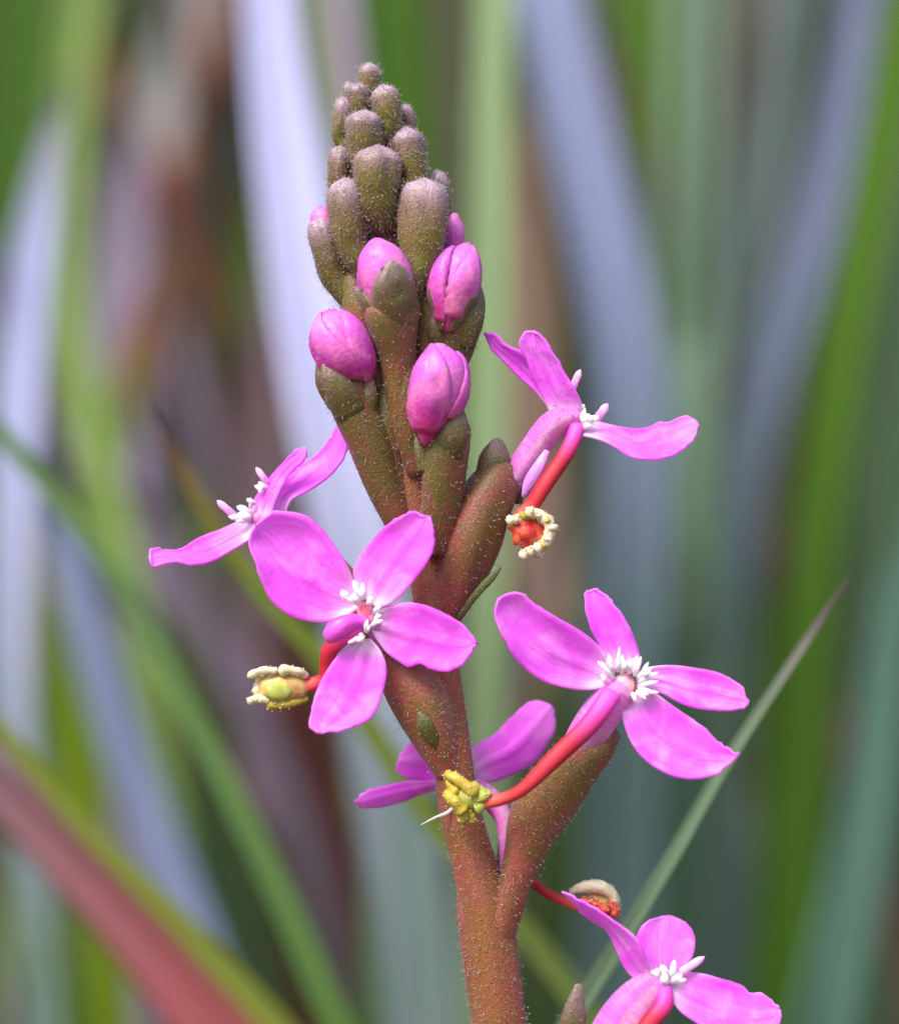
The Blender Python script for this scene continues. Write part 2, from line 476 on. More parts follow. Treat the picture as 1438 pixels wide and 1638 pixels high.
def far_grass():
    m, nt, bs, out = newmat('far_grass')
    at = node(nt, 'ShaderNodeAttribute', attribute_name='blade_colour')
    n1 = tex(nt, 0.7, 3.0)
    c = mix(nt, ramp(nt, [(0.4, (0, 0, 0, 1)), (0.7, (0.5, 0.5, 0.5, 1))], n1), at.outputs['Color'], (0.09, 0.07, 0.03, 1))
    nt.links.new(c, bs.inputs['Base Color']); bs.inputs['Roughness'].default_value = 0.5
    translucent(nt, bs, out, c, 0.25)
    rnd = random.Random(21)
    pal = [((80, 115, 40), 4), ((110, 140, 60), 2), ((120, 135, 120), 3), ((140, 135, 165), 2.5), ((112, 84, 66), 1.6), ((100, 82, 84), 2), ((150, 165, 150), 1.5), ((135, 120, 60), 1)]
    cs = [p[0] for p in pal]; ws = [p[1] for p in pal]
    V, F, C = [], [], []
    def blade(x, y, h, w, lean, az, c):
        n = 9
        fx, fy = math.cos(az), math.sin(az)
        b = len(V)
        la = rnd.uniform(0, 6.28)
        tw0, tw1 = az, az + rnd.uniform(-0.8, 0.8)
        for i in range(n + 1):
            t = i / n
            cx = x + math.cos(la) * lean * t ** 1.7; cy = y + math.sin(la) * lean * t ** 1.7
            z = GROUND - 0.6 + h * (t - 0.12 * t ** 3 * min(1, abs(lean) / h))
            ww = w * (1 - t ** 3) ** 0.8 * (0.7 + 0.3 * min(1, t * 4))
            a = tw0 + (tw1 - tw0) * t
            sx, sy = math.cos(a) * ww, math.sin(a) * ww
            V.append(Vector((cx - sx, cy - sy, z))); V.append(Vector((cx - sy * 0.35, cy + sx * 0.35, z))); V.append(Vector((cx + sx, cy + sy, z)))
            C.extend([c] * 3)
        for i in range(n):
            q = b + i * 3
            F.append((q, q + 1, q + 4, q + 3)); F.append((q + 1, q + 2, q + 5, q + 4))
    for i in range(4600):
        y = 26 + 130 * rnd.random() ** 1.5
        half = (D + y) * 0.22 + 14
        x = rnd.uniform(-half, half)
        cc = rnd.choices(cs, ws)[0]
        k = rnd.uniform(0.5, 0.95)
        blade(x, y, rnd.uniform(26, 62), rnd.uniform(0.25, 0.75), rnd.uniform(2, 16), rnd.gauss(0, 0.6), lin(*cc, k))
    for i in range(130):
        y = 13 + 13 * rnd.random()
        x = rnd.uniform(-1, 1) * ((D + y) * 0.2 + 3)
        cc = rnd.choices(cs, ws)[0]
        blade(x, y, rnd.uniform(16, 40), rnd.uniform(0.07, 0.22), rnd.uniform(2, 15), rnd.gauss(0, 0.5), lin(*cc, rnd.uniform(0.6, 1.0)))
    o = link('background_grass', V, F, m, None, None)
    ca = o.data.color_attributes.new('blade_colour', 'FLOAT_COLOR', 'POINT')
    flat = []
    for c_ in C: flat.extend(c_)
    ca.data.foreach_set('color', flat)
    tag(o, 'far mass of mixed green, mauve and brown grass behind the separate blades', 'grass', None, 'stuff')
far_grass()

# ------------------------------------------------------------------ separate grass blades
def grass_blade(pts, dep, c, label, tipc=None, basec=None, twist=0.0, lean=0.0, rise=9.0, name='grass_blade', group='grass blades behind the flower spike', rough=0.45, tr=0.22, f=0.8, stem=False, spec=0.3):
    """pts: (px, py, full width in px) from top to bottom; dep cm behind the flower; lean cm deeper at the top"""
    W = []
    y0, y1 = pts[0][1], pts[-1][1]
    for (px, py, w) in pts:
        t = (py - y0) / max(1e-6, y1 - y0)
        d = dep + lean * (1 - t)
        q = P(px, py, d / K)
        s = (D + d) / D
        W.append([q.x, q.y, q.z, w * K * s * 0.5])
    if pts[0][2] > 24:                                  # goes on above the frame to a tip
        a, b = W[0], W[1]
        sx = (a[0] - b[0]) / max(0.3, math.dist(a[:3], b[:3])); sz = (a[2] - b[2]) / max(0.3, math.dist(a[:3], b[:3]))
        top = []
        for k, g in ((1.0, 0.0), (0.55, 0.75), (0.25, 0.95)):
            top.append([a[0] + sx * rise * k * 1.1, a[1] + 0.12 * rise * k, a[2] + sz * rise * k, a[3] * (1 - g) + 0.01 if k == 1.0 else a[3] * (1 - k * 0.55)])
        top[0][3] = 0.015
        W = top + W
    a, b = W[-1], W[-2]
    dz = max(0.2, b[2] - a[2]); sl = max(-1.3, min(1.3, (a[0] - b[0]) / dz))
    h = a[2] - GROUND
    for k, q in ((0.3, 0.24), (0.65, 0.40), (1.0, 0.47)):
        W.append([a[0] + sl * h * q * 0.8, a[1] - lean * 0.1 * k, a[2] - (h + 0.9) * k, a[3] * (1 - 0.3 * k)])
    n = 54
    C = catmull([tuple(w) for w in W], n)
    V, F, UV = [], [], []
    S = 6
    tw = math.radians(twist)
    for i in range(n):
        p = Vector(C[i][:3]); hw = max(0.006, C[i][3])
        T = (Vector(C[min(i + 1, n - 1)][:3]) - Vector(C[max(i - 1, 0)][:3])).normalized()
        E1 = Vector((0, -1, 0)); E1 = (E1 - T * E1.dot(T)).normalized(); E2 = T.cross(E1)
        tt = tw + 0.25 * math.sin(i * 0.13 + dep)
        A = E2 * math.cos(tt) + E1 * math.sin(tt); B = E1 * math.cos(tt) - E2 * math.sin(tt)
        hw /= max(0.6, math.cos(tt))
        ring = []
        if stem:
            for j in range(2 * S):
                th = math.pi * 2 * j / (2 * S)
                ring.append((math.cos(th), math.sin(th) * 0.9, j / (2 * S)))
        else:
            for j in range(S + 1):
                s = j / S * 2 - 1
                ring.append((s, -0.34 * (1 - abs(s) ** 1.3) + 0.03 * (1 - s * s), j / S))
            for j in range(S - 1, 0, -1):
                s = j / S * 2 - 1
                ring.append((s, -0.34 * (1 - abs(s) ** 1.3) - 0.07 * (1 - s * s), j / S))
        for (x, y, uu) in ring:
            V.append(p + A * (x * hw) + B * (y * hw)); UV.append((uu, i / (n - 1)))
    R = 2 * S
    for i in range(n - 1):
        for j in range(R):
            a_, b_ = i * R + j, i * R + (j + 1) % R
            F.append((a_, b_, b_ + R, a_ + R))
    F.append(tuple(range(R))); F.append(tuple((n - 1) * R + j for j in reversed(range(R))))
    def deep(q):
        r_, g_, b_, a__ = lin(*q, f)
        y_ = 0.3 * r_ + 0.6 * g_ + 0.1 * b_
        return tuple(max(0.004, y_ + (1.08 if g_ > max(r_, b_) * 1.15 else 1.0) * (t_ - y_)) for t_ in (r_, g_, b_)) + (1,)
    body = deep(c)
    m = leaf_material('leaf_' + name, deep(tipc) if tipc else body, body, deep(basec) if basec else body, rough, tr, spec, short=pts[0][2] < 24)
    base = Vector(C[-1][:3])
    o = link(name, V, F, m, None, UV, origin=base)
    return tag(o, label, 'grass blade' if not stem else 'grass stem', group)

LAV, BLU = (196, 198, 245), (140, 152, 190)
# left side
grass_blade([(428, -60, 84), (432, 0, 88), (470, 300, 120), (520, 600, 135), (580, 900, 140), (630, 1250, 140), (680, 1700, 130)], 7, (200, 202, 246), 'broad pale lavender blade running down right behind the bud spike', basec=(84, 108, 98), twist=6, f=1.0)  # basec paints the shade on the lower blade into its leaf colour
grass_blade([(104, 120, 7), (84, 230, 39), (58, 380, 66), (36, 560, 78), (22, 800, 78), (20, 1100, 71), (60, 1500, 68)], 8, (182, 188, 230), 'lavender blade with a tapering tip crossing beside the lime green blade', tipc=(150, 150, 160), basec=(84, 112, 84), twist=-8, f=0.95)
grass_blade([(150, -80, 56), (122, 100, 58), (106, 320, 53), (112, 520, 58), (145, 680, 59), (190, 850, 53), (230, 1050, 48)], 11, (136, 164, 88), 'lime green blade bending beside the tapering lavender blade', twist=14, lean=2, f=0.8)
grass_blade([(48, -90, 120), (30, 150, 118), (0, 420, 110), (-50, 800, 110)], 13, (66, 104, 24), 'dark green blade at the outer side of the lime green one', twist=-10)
grass_blade([(350, -70, 70), (300, 80, 84), (250, 200, 90), (195, 380, 92), (150, 620, 90), (120, 900, 90)], 21, (170, 172, 178), 'sage grey blade slanting down behind the rust stems', twist=10, f=0.9)
grass_blade([(120, 0, 30), (165, 110, 36), (240, 285, 44), (300, 430, 50), (350, 580, 54), (395, 730, 60), (440, 950, 64)], 17, (138, 72, 48), 'rusty brown dry stem slanting towards the lavender blade', stem=True, name='dry_stem', group='dry brown stems', f=0.8)
grass_blade([(372, -60, 34), (345, 60, 44), (310, 190, 44), (276, 300, 46), (262, 400, 46), (240, 560, 44), (215, 800, 44)], 19, (150, 98, 72), 'orange brown dry stem crossing the rusty one', stem=True, name='dry_stem', group='dry brown stems', f=0.85)
grass_blade([(436, 380, 12), (430, 560, 45), (432, 760, 52), (420, 1000, 56), (400, 1400, 56)], 15, (140, 116, 130), 'dusky mauve blade beside the broad lavender one', twist=-6, f=1.0)
grass_blade([(225, 470, 10), (205, 590, 42), (184, 700, 54), (140, 880, 66), (112, 1080, 80), (130, 1260, 84), (170, 1600, 80)], 12, (118, 146, 24), 'bright yellow-green blade behind the crossing diagonal blades', tipc=(170, 110, 60), twist=8)
grass_blade([(62, 740, 20), (100, 860, 50), (152, 1050, 66), (222, 1270, 76), (290, 1450, 82), (360, 1650, 84)], 9, (140, 154, 192), 'blue-grey blade passing under the long green diagonal blade', twist=-6, f=0.95)
grass_blade([(190, 760, 13), (240, 840, 46), (330, 1000, 56), (420, 1180, 59), (490, 1360, 59), (560, 1640, 56)], 11, (120, 106, 126), 'greyish mauve blade slanting behind the yellow anther of the front flower', basec=(62, 66, 52), twist=10)
grass_blade([(430, 980, 14), (470, 1120, 80), (515, 1350, 122), (560, 1700, 140)], 12, (84, 38, 34), 'dark maroon blade behind the lower part of the stalk', tipc=(90, 60, 55), twist=0)
grass_blade([(250, 1000, 20), (290, 1180, 90), (350, 1400, 120), (420, 1700, 130)], 14, (72, 95, 62), 'dull dark green blade between the diagonal blades', twist=12)
grass_blade([(40, 1060, 40), (60, 1300, 100), (90, 1500, 110), (130, 1750, 110)], 15, (84, 110, 66), 'mid green blade behind the reddish blade', twist=-12, f=0.75)
grass_blade([(-70, 590, 22), (0, 690, 27), (120, 830, 33), (220, 980, 37), (330, 1190, 41), (430, 1390, 46), (540, 1640, 53), (620, 1820, 56)], 4.0, (104, 136, 84), 'long green blade slanting across below the left-facing flower', twist=16, basec=(84, 120, 50), f=0.8)
grass_blade([(234, 648, 4), (262, 698, 17), (330, 822, 28), (420, 950, 33), (520, 1062, 34), (640, 1240, 36), (740, 1380, 37), (850, 1505, 44), (960, 1650, 48)], 3.4, (124, 142, 62), 'narrow olive green blade with a brown tip passing behind the front flower', tipc=(120, 78, 40), basec=(100, 128, 96), twist=-14, f=0.8)
grass_blade([(-80, 1075, 23), (0, 1165, 28), (120, 1310, 34), (250, 1440, 40), (420, 1620, 47), (520, 1730, 48)], 3.8, (128, 140, 64), 'yellowish green blade lying over the reddish blade', twist=18, f=0.78)
grass_blade([(-90, 1170, 80), (0, 1262, 92), (130, 1395, 98), (250, 1530, 112), (370, 1680, 130), (450, 1800, 130)], 4.8, (170, 92, 98), 'dull red blade with a mauve upper end', tipc=(130, 110, 120), twist=-10, f=0.85, rise=4)
grass_blade([(215, 180, 12), (208, 270, 56), (198, 370, 80), (190, 500, 80), (200, 700, 80)], 15, (176, 160, 190), 'mauve blade tip between the lime green blade and the rusty stem', twist=6, f=0.95)
grass_blade([(262, 470, 8), (290, 560, 38), (330, 680, 49), (370, 830, 53), (420, 1050, 56)], 16, (158, 140, 164), 'mauve grey blade running under the rusty stem', twist=-8, f=0.9)
grass_blade([(392, 250, 16), (380, 340, 70), (360, 430, 84), (350, 560, 80), (340, 800, 80)], 20, (88, 96, 50), 'dull olive blade between the rusty stem and the broad lavender blade', twist=8)
grass_blade([(250, -60, 90), (235, 60, 90), (215, 180, 80), (200, 350, 80)], 24, (126, 142, 84), 'pale olive blade behind the crossing dry stems', twist=-8, f=0.9)
# top, behind the spike
grass_blade([(482, -60, 60), (500, 80, 60), (525, 230, 60), (560, 480, 60), (600, 800, 60)], 13, (124, 150, 66), 'yellowish green blade between the lavender blade and the bud spike', twist=8)
grass_blade([(538, -60, 52), (550, 90, 52), (575, 260, 56), (600, 500, 60)], 12, (170, 156, 182), 'thin mauve blade beside the tip of the bud spike', twist=-4, f=1.0)
grass_blade([(618, -60, 118), (634, 80, 112), (648, 250, 100), (650, 480, 90), (640, 800, 90)], 9, (72, 112, 14), 'deep green blade standing directly behind the tip of the bud spike', twist=6, tr=0.3)
grass_blade([(722, -60, 70), (722, 200, 70), (720, 500, 80), (715, 800, 90), (700, 1200, 90)], 16, (108, 112, 84), 'greyish olive blade between the deep green and the sage blade', twist=10)
# right side
grass_blade([(796, -60, 63), (788, 120, 61), (784, 400, 65), (780, 700, 68), (776, 1000, 70), (772, 1250, 71), (770, 1700, 71)], 8, (140, 164, 122), 'straight pale sage green blade behind the right side of the stalk', twist=-6, f=0.92)
grass_blade([(812, 120, 16), (832, 280, 56), (850, 520, 76), (856, 760, 80), (866, 960, 80), (880, 1300, 80)], 15, (160, 132, 116), 'pinkish tan dry blade beside the straight sage blade', twist=4, f=1.0)
grass_blade([(862, -60, 110), (905, 110, 112), (962, 350, 116), (1002, 550, 118), (1024, 750, 124), (1012, 1000, 134), (1000, 1300, 142), (985, 1700, 140)], 10, (148, 158, 196), 'broad blue-grey blade behind the right-facing upper flower', basec=(74, 100, 88), twist=4, f=1.0)
grass_blade([(1010, -60, 110), (1030, 150, 112), (1048, 380, 104), (1062, 600, 84), (1082, 850, 90), (1090, 1200, 110)], 17, (100, 142, 40), 'bright green blade between the blue-grey and the pale teal blade', twist=12)
grass_blade([(1112, -60, 84), (1112, 180, 90), (1104, 480, 90), (1094, 780, 96), (1080, 1100, 100), (1060, 1650, 110)], 14, (140, 166, 152), 'pale teal upright blade above the right-hand flower', basec=(70, 110, 50), twist=-8, f=0.95)
grass_blade([(1380, -40, 56), (1358, 110, 65), (1326, 280, 73), (1280, 450, 80), (1226, 620, 83), (1186, 800, 78), (1170, 1050, 73), (1160, 1500, 76)], 13, (142, 152, 186), 'lavender grey blade slanting beside the deep green blade', basec=(70, 96, 76), twist=8, f=0.98)  # darker basec: shade near the bottom put into the colour
grass_blade([(1262, -60, 60), (1244, 150, 66), (1206, 380, 80), (1160, 560, 84), (1132, 800, 86), (1120, 1200, 90)], 18, (126, 146, 146), 'dull teal blade crossing behind the lavender grey one', basec=(76, 100, 70), twist=-10, f=0.95)
grass_blade([(1190, -60, 90), (1190, 100, 86), (1195, 300, 80), (1210, 600, 90), (1230, 1000, 120), (1240, 1500, 130)], 23, (108, 92, 76), 'brown blade behind the pale teal and dull teal blades', twist=10, f=0.9)
grass_blade([(1470, -60, 72), (1436, 90, 74), (1396, 300, 74), (1362, 500, 75), (1330, 700, 78), (1304, 900, 80), (1284, 1200, 94), (1250, 1640, 112)], 9, (86, 126, 18), 'deep green blade curving down outside the lavender grey blade', basec=(62, 98, 20), twist=10, tr=0.3)
grass_blade([(1480, 200, 110), (1450, 450, 116), (1424, 800, 120), (1404, 1200, 120), (1390, 1650, 120)], 15, (80, 106, 78), 'greyish green blade outside the curving deep green blade', twist=-10)
grass_blade([(1460, 880, 40), (1436, 960, 66), (1404, 1200, 84), (1362, 1450, 100), (1310, 1700, 112)], 9, (88, 122, 110), 'blue-green blade crossing the lower end of the greyish green one', twist=8)
grass_blade([(1200, 860, 20), (1195, 1000, 80), (1190, 1250, 110), (1180, 1650, 120)], 17, (50, 84, 28), 'dark green blade behind the thin slanting blade', twist=6)
grass_blade([(1100, 1000, 20), (1080, 1150, 80), (1070, 1350, 110), (1060, 1700, 120)], 12, (66, 94, 72), 'grey-green blade behind the lower right-hand flowers', twist=-8)
grass_blade([(900, 1000, 20), (890, 1180, 80), (880, 1400, 90), (880, 1700, 90)], 13, (76, 100, 60), 'dull olive blade behind the calyx of the right-hand flower', twist=10)
grass_blade([(1357, 922, 4), (1325, 972, 10), (1240, 1100, 15), (1150, 1240, 19), (1060, 1400, 24), (960, 1560, 30), (860, 1720, 36)], 1.0, (140, 170, 134), 'thin slanting grey-green blade with a purplish tip beside the right-hand flower', tipc=(128, 106, 118), twist=-16, f=0.95)

# ------------------------------------------------------------------ the trigger plant
plant = bpy.data.objects.new('trigger_plant', None)
plant.location = P(860, 7500, 0); plant.location.z = GROUND - 0.3
plant.empty_display_size = 0.5
col.objects.link(plant)
tag(plant, 'hairy reddish flower stalk with pink four-petalled flowers and a spike of buds', 'flower')

STEM = [(880, 7540, 0, 46), (870, 4500, 0, 45), (840, 2200, 0, 44), (802, 1640, 0, 41), (790, 1540, 0, 42), (779, 1460, 0, 41), (761, 1390, 0, 36), (733, 1280, 0, 33), (722, 1180, 0, 30), (708, 1080, 0, 29), (690, 960, 0, 29), (668, 830, 0, 28), (648, 700, 0, 28), (635, 580, 0, 27), (625, 460, 0, 25), (614, 340, 0, 22), (604, 250, 0, 17), (597, 180, 0, 12), (592, 135, 0, 6)]
ss = Sweep(STEM, 220, mod=lambda s, th: 1 + 0.035 * math.cos(5 * th + 9 * s) + 0.02 * math.sin(3 * th + 40 * s))
stem = ss.build('stem', M_STEM, plant, 22)
tag(stem, 'hairy reddish brown stem')
ridge = tube('pedicel', [(738, 1390, 4, 6), (748, 1450, 2, 17), (764, 1540, 4, 24), (783, 1650, 8, 27), (800, 1800, 12, 26)], M_CALYX_RED, stem, 16, 12)
hairs([stem, ridge], stem, 3300, (4, 9), 0.6, 0.32, seed=3)

def stem_x(py):
    for a, b in zip(STEM, STEM[1:]):
        if b[1] <= py <= a[1]:
            t = (a[1] - py) / (a[1] - b[1])
            return a[0] + (b[0] - a[0]) * t
    return 592

# --- closed buds
def closed_bud(cx, cy, w, h, tilt, d, neck, label=None, pink=False, n_h=230, seed=0):
    rnd = random.Random(seed)
    a = math.radians(tilt)
    ux, uy = math.sin(a), -math.cos(a)
    r = w / 2
    h = h * rnd.uniform(0.98, 1.1)
    w0, w1 = rnd.uniform(0.86, 1.0), rnd.uniform(0.5, 0.74)
    def q(t, rr, dd=0.0): return (cx + ux * h * t, cy + uy * h * t, d + dd, rr)
    yb = cy + h * 0.5 + neck
    xb = stem_x(yb)
    k = 0.42
    pts = [(xb, yb, d * 0.12, r * 0.5), (xb * (1 - k) + (cx - ux * h * .55) * k, yb * (1 - k) + (cy - uy * h * .55) * k, d * 0.55, r * 0.74), q(-0.5, r * 0.86, 4), q(-0.2, r * 0.93), q(0.08, r), q(0.28, r * w0), q(0.42, r * w1), q(0.495, r * 0.16)]
    ph = rnd.uniform(0, 6.28)
    def mod(s, th):
        e = min(1, max(0, (s - 0.42) / 0.3))
        g = abs(math.sin(1.5 * th + ph))
        waist = 0.07 * math.exp(-((s - 0.5) / 0.05) ** 2)
        return 1 - 0.24 * e * (1 - g) ** 5 - waist + 0.05 * math.sin(2 * th + ph * 2) + 0.03 * math.sin(5 * th + 9 * s + ph)
    sw = Sweep(pts, 26, mod=mod)
    b = sw.build('bud', M_BUD, plant, 22)
    if label: b['label'] = label
    if pink:
        tube('petal_tip', [q(0.1, r * 0.8), q(0.4, r * 0.72), q(0.56, r * 0.5), q(0.64, r * 0.14)], M_BUDPINK, b, 10, 14)
    hairs([b], b, int(n_h * 2.0), (3, 8), 0.55, 0.2, seed=seed + 50)
    return b

SPIKE = [(591, 128, 36, 52, 0, -6, 24), (575, 156, 34, 48, -4, -22, 30), (560, 152, 20, 40, -10, 2, 30), (618, 166, 50, 62, -10, -28, 34),
         (652, 190, 27, 50, -14, 10, 40), (547, 187, 29, 62, 6, -2, 40), (583, 211, 60, 66, 0, -42, 34), (542, 264, 38, 62, 4, -20, 50),
         (653, 243, 58, 86, -12, -22, 46), (602, 274, 76, 84, 0, -52, 50), (557, 336, 66, 100, -6, -44, 80), (676, 345, 80, 116, 3, -50, 100),
         (703, 302, 36, 60, -10, 12, 70), (523, 388, 56, 92, -12, -14, 110), (600, 190, 44, 60, 2, 26, 40), (575, 250, 56, 70, -6, 36, 60),
         (640, 290, 60, 80, 8, 40, 70), (590, 340, 64, 90, 0, 44, 90), (560, 420, 50, 90, -10, 40, 110), (660, 400, 60, 90, 12, 44, 100)]
for i, s in enumerate(SPIKE):
    lab = {0: 'yellowish closed bud at the very tip of the spike', 11: 'large closed bud with a paler cleft top', 13: 'closed bud at the outer side showing a pink tip'}.get(i)
    closed_bud(*s, label=lab, pink=(i == 13), n_h=int(110 + s[2] * s[3] * 0.06), seed=i)
# small green bract between the buds
br = Sweep([(622, 372, -24, 6), (618, 345, -40, 17), (616, 322, -48, 18), (618, 300, -50, 8)], 12, flat=0.45).build('bract', M_BRACT, plant, 14)
hairs([br], br, 60, (5, 9), 0.6, 0.3, seed=91)

# --- pink buds about to open
def pink_bud(cor, cal, hugs, label, seed=0, n_h=420, fold=0.0, folds=(), sepals=()):
    rnd = random.Random(seed)
    ph = rnd.uniform(0, 6.28)
    def mod(s, th):
        e = math.sin(math.pi * min(1, max(0, s))) ** 0.7
        x = (th + 1.2 * s + ph + fold) / 1.571
        fr_ = x - math.floor(x)
        step = fr_ * 0.10 - (0.16 * max(0, 1 - fr_ / 0.10))
        return 1 + e * step
    cor = [(a[0], a[1], a[2], a[3] * 0.91) for a in cor]
    sw = Sweep(cor, 26, mod=mod)
    b = sw.build('bud', M_BUDPINK, plant, 48)
    b['label'] = label
    cs = Sweep(cal, 24, mod=lambda s, th: 1 + 0.05 * math.cos(3 * th + ph + s))
    c = cs.build('calyx', M_CALYX, b, 20)
    srcs = [c]
    for q in sepals:
        srcs.append(Sweep(q, 14, flat=0.5).build('sepal', M_SEPAL, b, 14))
    for (th, half, s1, k1) in hugs:
        l = sw.lobe('sepal', M_SEPAL, b, math.radians(th), half, s1, 1.02, k1, 12, 9)
        srcs.append(l)
    for k_, (th, half, a0, a1) in enumerate(folds):
        sw.lobe('petal', M_BUDPINK, b, math.radians(th), half, a1, 1.0, 1.07, 16, 12, a0, 4.0)
    hairs(srcs, b, int(n_h * 0.7), (4, 9), 0.6, 0.3, seed=seed + 70)
    hairs([b], b, 40, (3, 6), 0.5, 0.6, M_HAIRDARK, seed=seed + 75)
    return b

pink_bud([(628, 512, -52, 37), (623, 472, -64, 43), (613, 432, -70, 44), (605, 402, -68, 33), (601, 384, -64, 12)],
         [(648, 720, -10, 24), (642, 640, -28, 27), (633, 560, -44, 31), (627, 522, -54, 40), (625, 498, -58, 45), (624, 488, -59, 44)],
         [(18, 1.25, 0.68, 1.17), (150, 1.2, 0.6, 1.15), (-92, 0.95, 0.5, 1.13)], 'pink bud at the front of the spike behind a dark sepal', 1)
pink_bud([(714, 530, -52, 10), (718, 502, -52, 25), (722, 468, -48, 38), (734, 432, -46, 39), (744, 404, -42, 24), (748, 390, -40, 8)],
         [(668, 690, 0, 20), (700, 610, -8, 28), (724, 555, -14, 34), (728, 515, -20, 39), (726, 494, -22, 36)],
         [(75, 0.9, 0.50, 1.16), (-60, 0.7, 0.42, 1.12), (180, 0.9, 0.5, 1.1)], 'pink bud on the right of the spike in a wide calyx', 2, folds=[(40, 1.0, 0.15, 0.97), (-60, 0.8, 0.1, 0.9)], sepals=[[(732, 548, -36, 28), (750, 505, -46, 26), (762, 472, -42, 14), (765, 455, -36, 4)], [(708, 560, -34, 20), (700, 520, -48, 17), (697, 490, -46, 5)]])
pink_bud([(584, 612, -34, 14), (568, 584, -46, 36), (547, 552, -54, 45), (533, 520, -52, 37), (526, 498, -46, 12)],
         [(646, 850, -6, 24), (610, 770, -20, 30), (588, 705, -28, 35), (562, 648, -36, 35), (548, 616, -38, 34), (540, 600, -38, 20)],
         [(-100, 0.8, 0.42, 1.12), (60, 0.5, 0.2, 1.1)], 'pink bud turned outwards with a twisted fold', 3, fold=0.6, folds=[(-55, 1.1, 0.18, 0.98), (50, 0.8, 0.03, 0.9)], sepals=[[(562, 660, -58, 26), (542, 622, -74, 24), (526, 598, -78, 15), (518, 582, -76, 4)], [(545, 645, -40, 22), (522, 602, -46, 20), (511, 576, -46, 6)], [(582, 655, -48, 20), (590, 628, -54, 14), (594, 604, -50, 4)]])
pink_bud([(680, 712, -92, 6), (684, 690, -92, 22), (690, 656, -92, 38), (700, 618, -94, 46), (703, 582, -92, 41), (698, 554, -84, 15)],
         [(704, 880, -24, 27), (706, 800, -48, 33), (711, 740, -62, 35), (717, 700, -68, 34), (724, 668, -68, 25), (728, 658, -66, 12)],
         [(100, 0.6, 0.30, 1.12), (-130, 0.7, 0.3, 1.1)], 'largest pink bud, lowest of the unopened ones', 4, fold=1.0, folds=[(-25, 1.15, 0.12, 0.99), (95, 0.75, 0.3, 0.9)], sepals=[[(714, 725, -84, 27), (724, 694, -98, 25), (732, 668, -96, 16), (737, 652, -86, 4)], [(684, 750, -70, 16), (672, 712, -74, 10), (668, 692, -72, 3)]])
pink_bud([(716, 420, 6, 14), (722, 390, 4, 19), (726, 362, 4, 17), (727, 342, 4, 6)],
         [(650, 600, 10, 16), (690, 510, 10, 20), (712, 440, 8, 20), (717, 405, 6, 19)],
         [(120, 0.7, 0.4, 1.1)], 'pale pink bud half hidden behind the large closed bud', 5, 160)
for i, c in enumerate([[(640, 820, -4, 24), (622, 740, -6, 30), (620, 650, -8, 33), (628, 600, -10, 20)], [(668, 760, -18, 18), (655, 690, -26, 26), (650, 610, -34, 27), (640, 560, -36, 18)], [(610, 640, 0, 22), (592, 560, -8, 30), (578, 490, -14, 32), (566, 440, -16, 20)], [(690, 640, 0, 24), (690, 560, -6, 32), (688, 480, -14, 30), (684, 430, -16, 20)]]):
    o = tube('pedicel', c, M_CALYX, stem, 16, 16)
    hairs([o], stem, 200, (4, 9), 0.6, 0.3, seed=400 + i)

# --- open flowers
def flower(label, tubepts, calpts, calmat=None, n_h=700, seed=0, lobes=()):
    fl = Sweep(tubepts, 18, mod=lambda s, th: 1 + 0.06 * math.cos(4 * th + seed)).build('flower', M_TUBE, plant, 20)
    fl['label'] = label
    c = Sweep(calpts, 26, mod=lambda s, th: 1 + 0.05 * math.cos(4 * th + seed + 2 * s) + 0.03 * math.sin(7 * th)).build('calyx', calmat or M_CALYX_RED, fl, 22)
    src = [c]
    for l in lobes:
        src.append(Sweep(l, 14, flat=0.5).build('sepal', M_SEPAL, fl, 14))
    hairs(src, fl, int(n_h * 0.65), (4, 9), 0.6, 0.3, seed=seed + 200)
    return fl

def frill(fl, zf, items, mat=None):
    """throat appendages: (x0, y0, x1, y1, d0, d1, radius px)"""
    rnd = random.Random(len(items) * 7 + int(items[0][0]))
    for (x0, y0, x1, y1, d0, d1, r) in items:
        a, b = zf(x0, y0), zf(x1, y1)
        V = []
        n = 1 if mat else 3
        for k in range(n):
            j = 0.0 if n == 1 else r * 0.6
            q = (b[0] + rnd.uniform(-j, j), b[1] + rnd.uniform(-j, j))
            q = (a[0] + (q[0] - a[0]) * rnd.uniform(0.6, 1.0), a[1] + (q[1] - a[1]) * rnd.uniform(0.6, 1.0)) if n > 1 else q
            m_ = ((a[0] + q[0]) / 2 + rnd.uniform(-j, j) * 0.4, (a[1] + q[1]) / 2 + rnd.uniform(-j, j) * 0.4)
            rr = (r * 0.8) if n == 1 else r * rnd.uniform(0.34, 0.56)
            ph = rnd.uniform(0, 6)
            tube('throat_scale', [a + (d0, rr), m_ + ((d0 + d1) / 2 - 1, rr * 0.95), q + (d0 + (d1 - d0) * 0.6, rr * 0.6), (q[0] + (q[0] - a[0]) * 0.12, q[1] + (q[1] - a[1]) * 0.12, d0 + (d1 - d0) * 0.65, rr * 0.12)], mat or M_WHITE, fl, 12, 10, 0.6)

def lobes(fl, pts, mat, seed=0):
    pts = [tuple(p) for p in pts]
    a, b = pts[-2], pts[-1]
    pts.append(tuple(q + (q - p) * 0.12 for p, q in zip(a[:3], b[:3])) + (b[3] * 0.15,))
    return tube('anther_lobe', pts, mat, fl, 16, 12, mod=lambda s, th: 1 + 0.26 * noise.noise(Vector((math.cos(th) * 1.8, math.sin(th) * 1.8, s * 7 + seed * 3.7))))

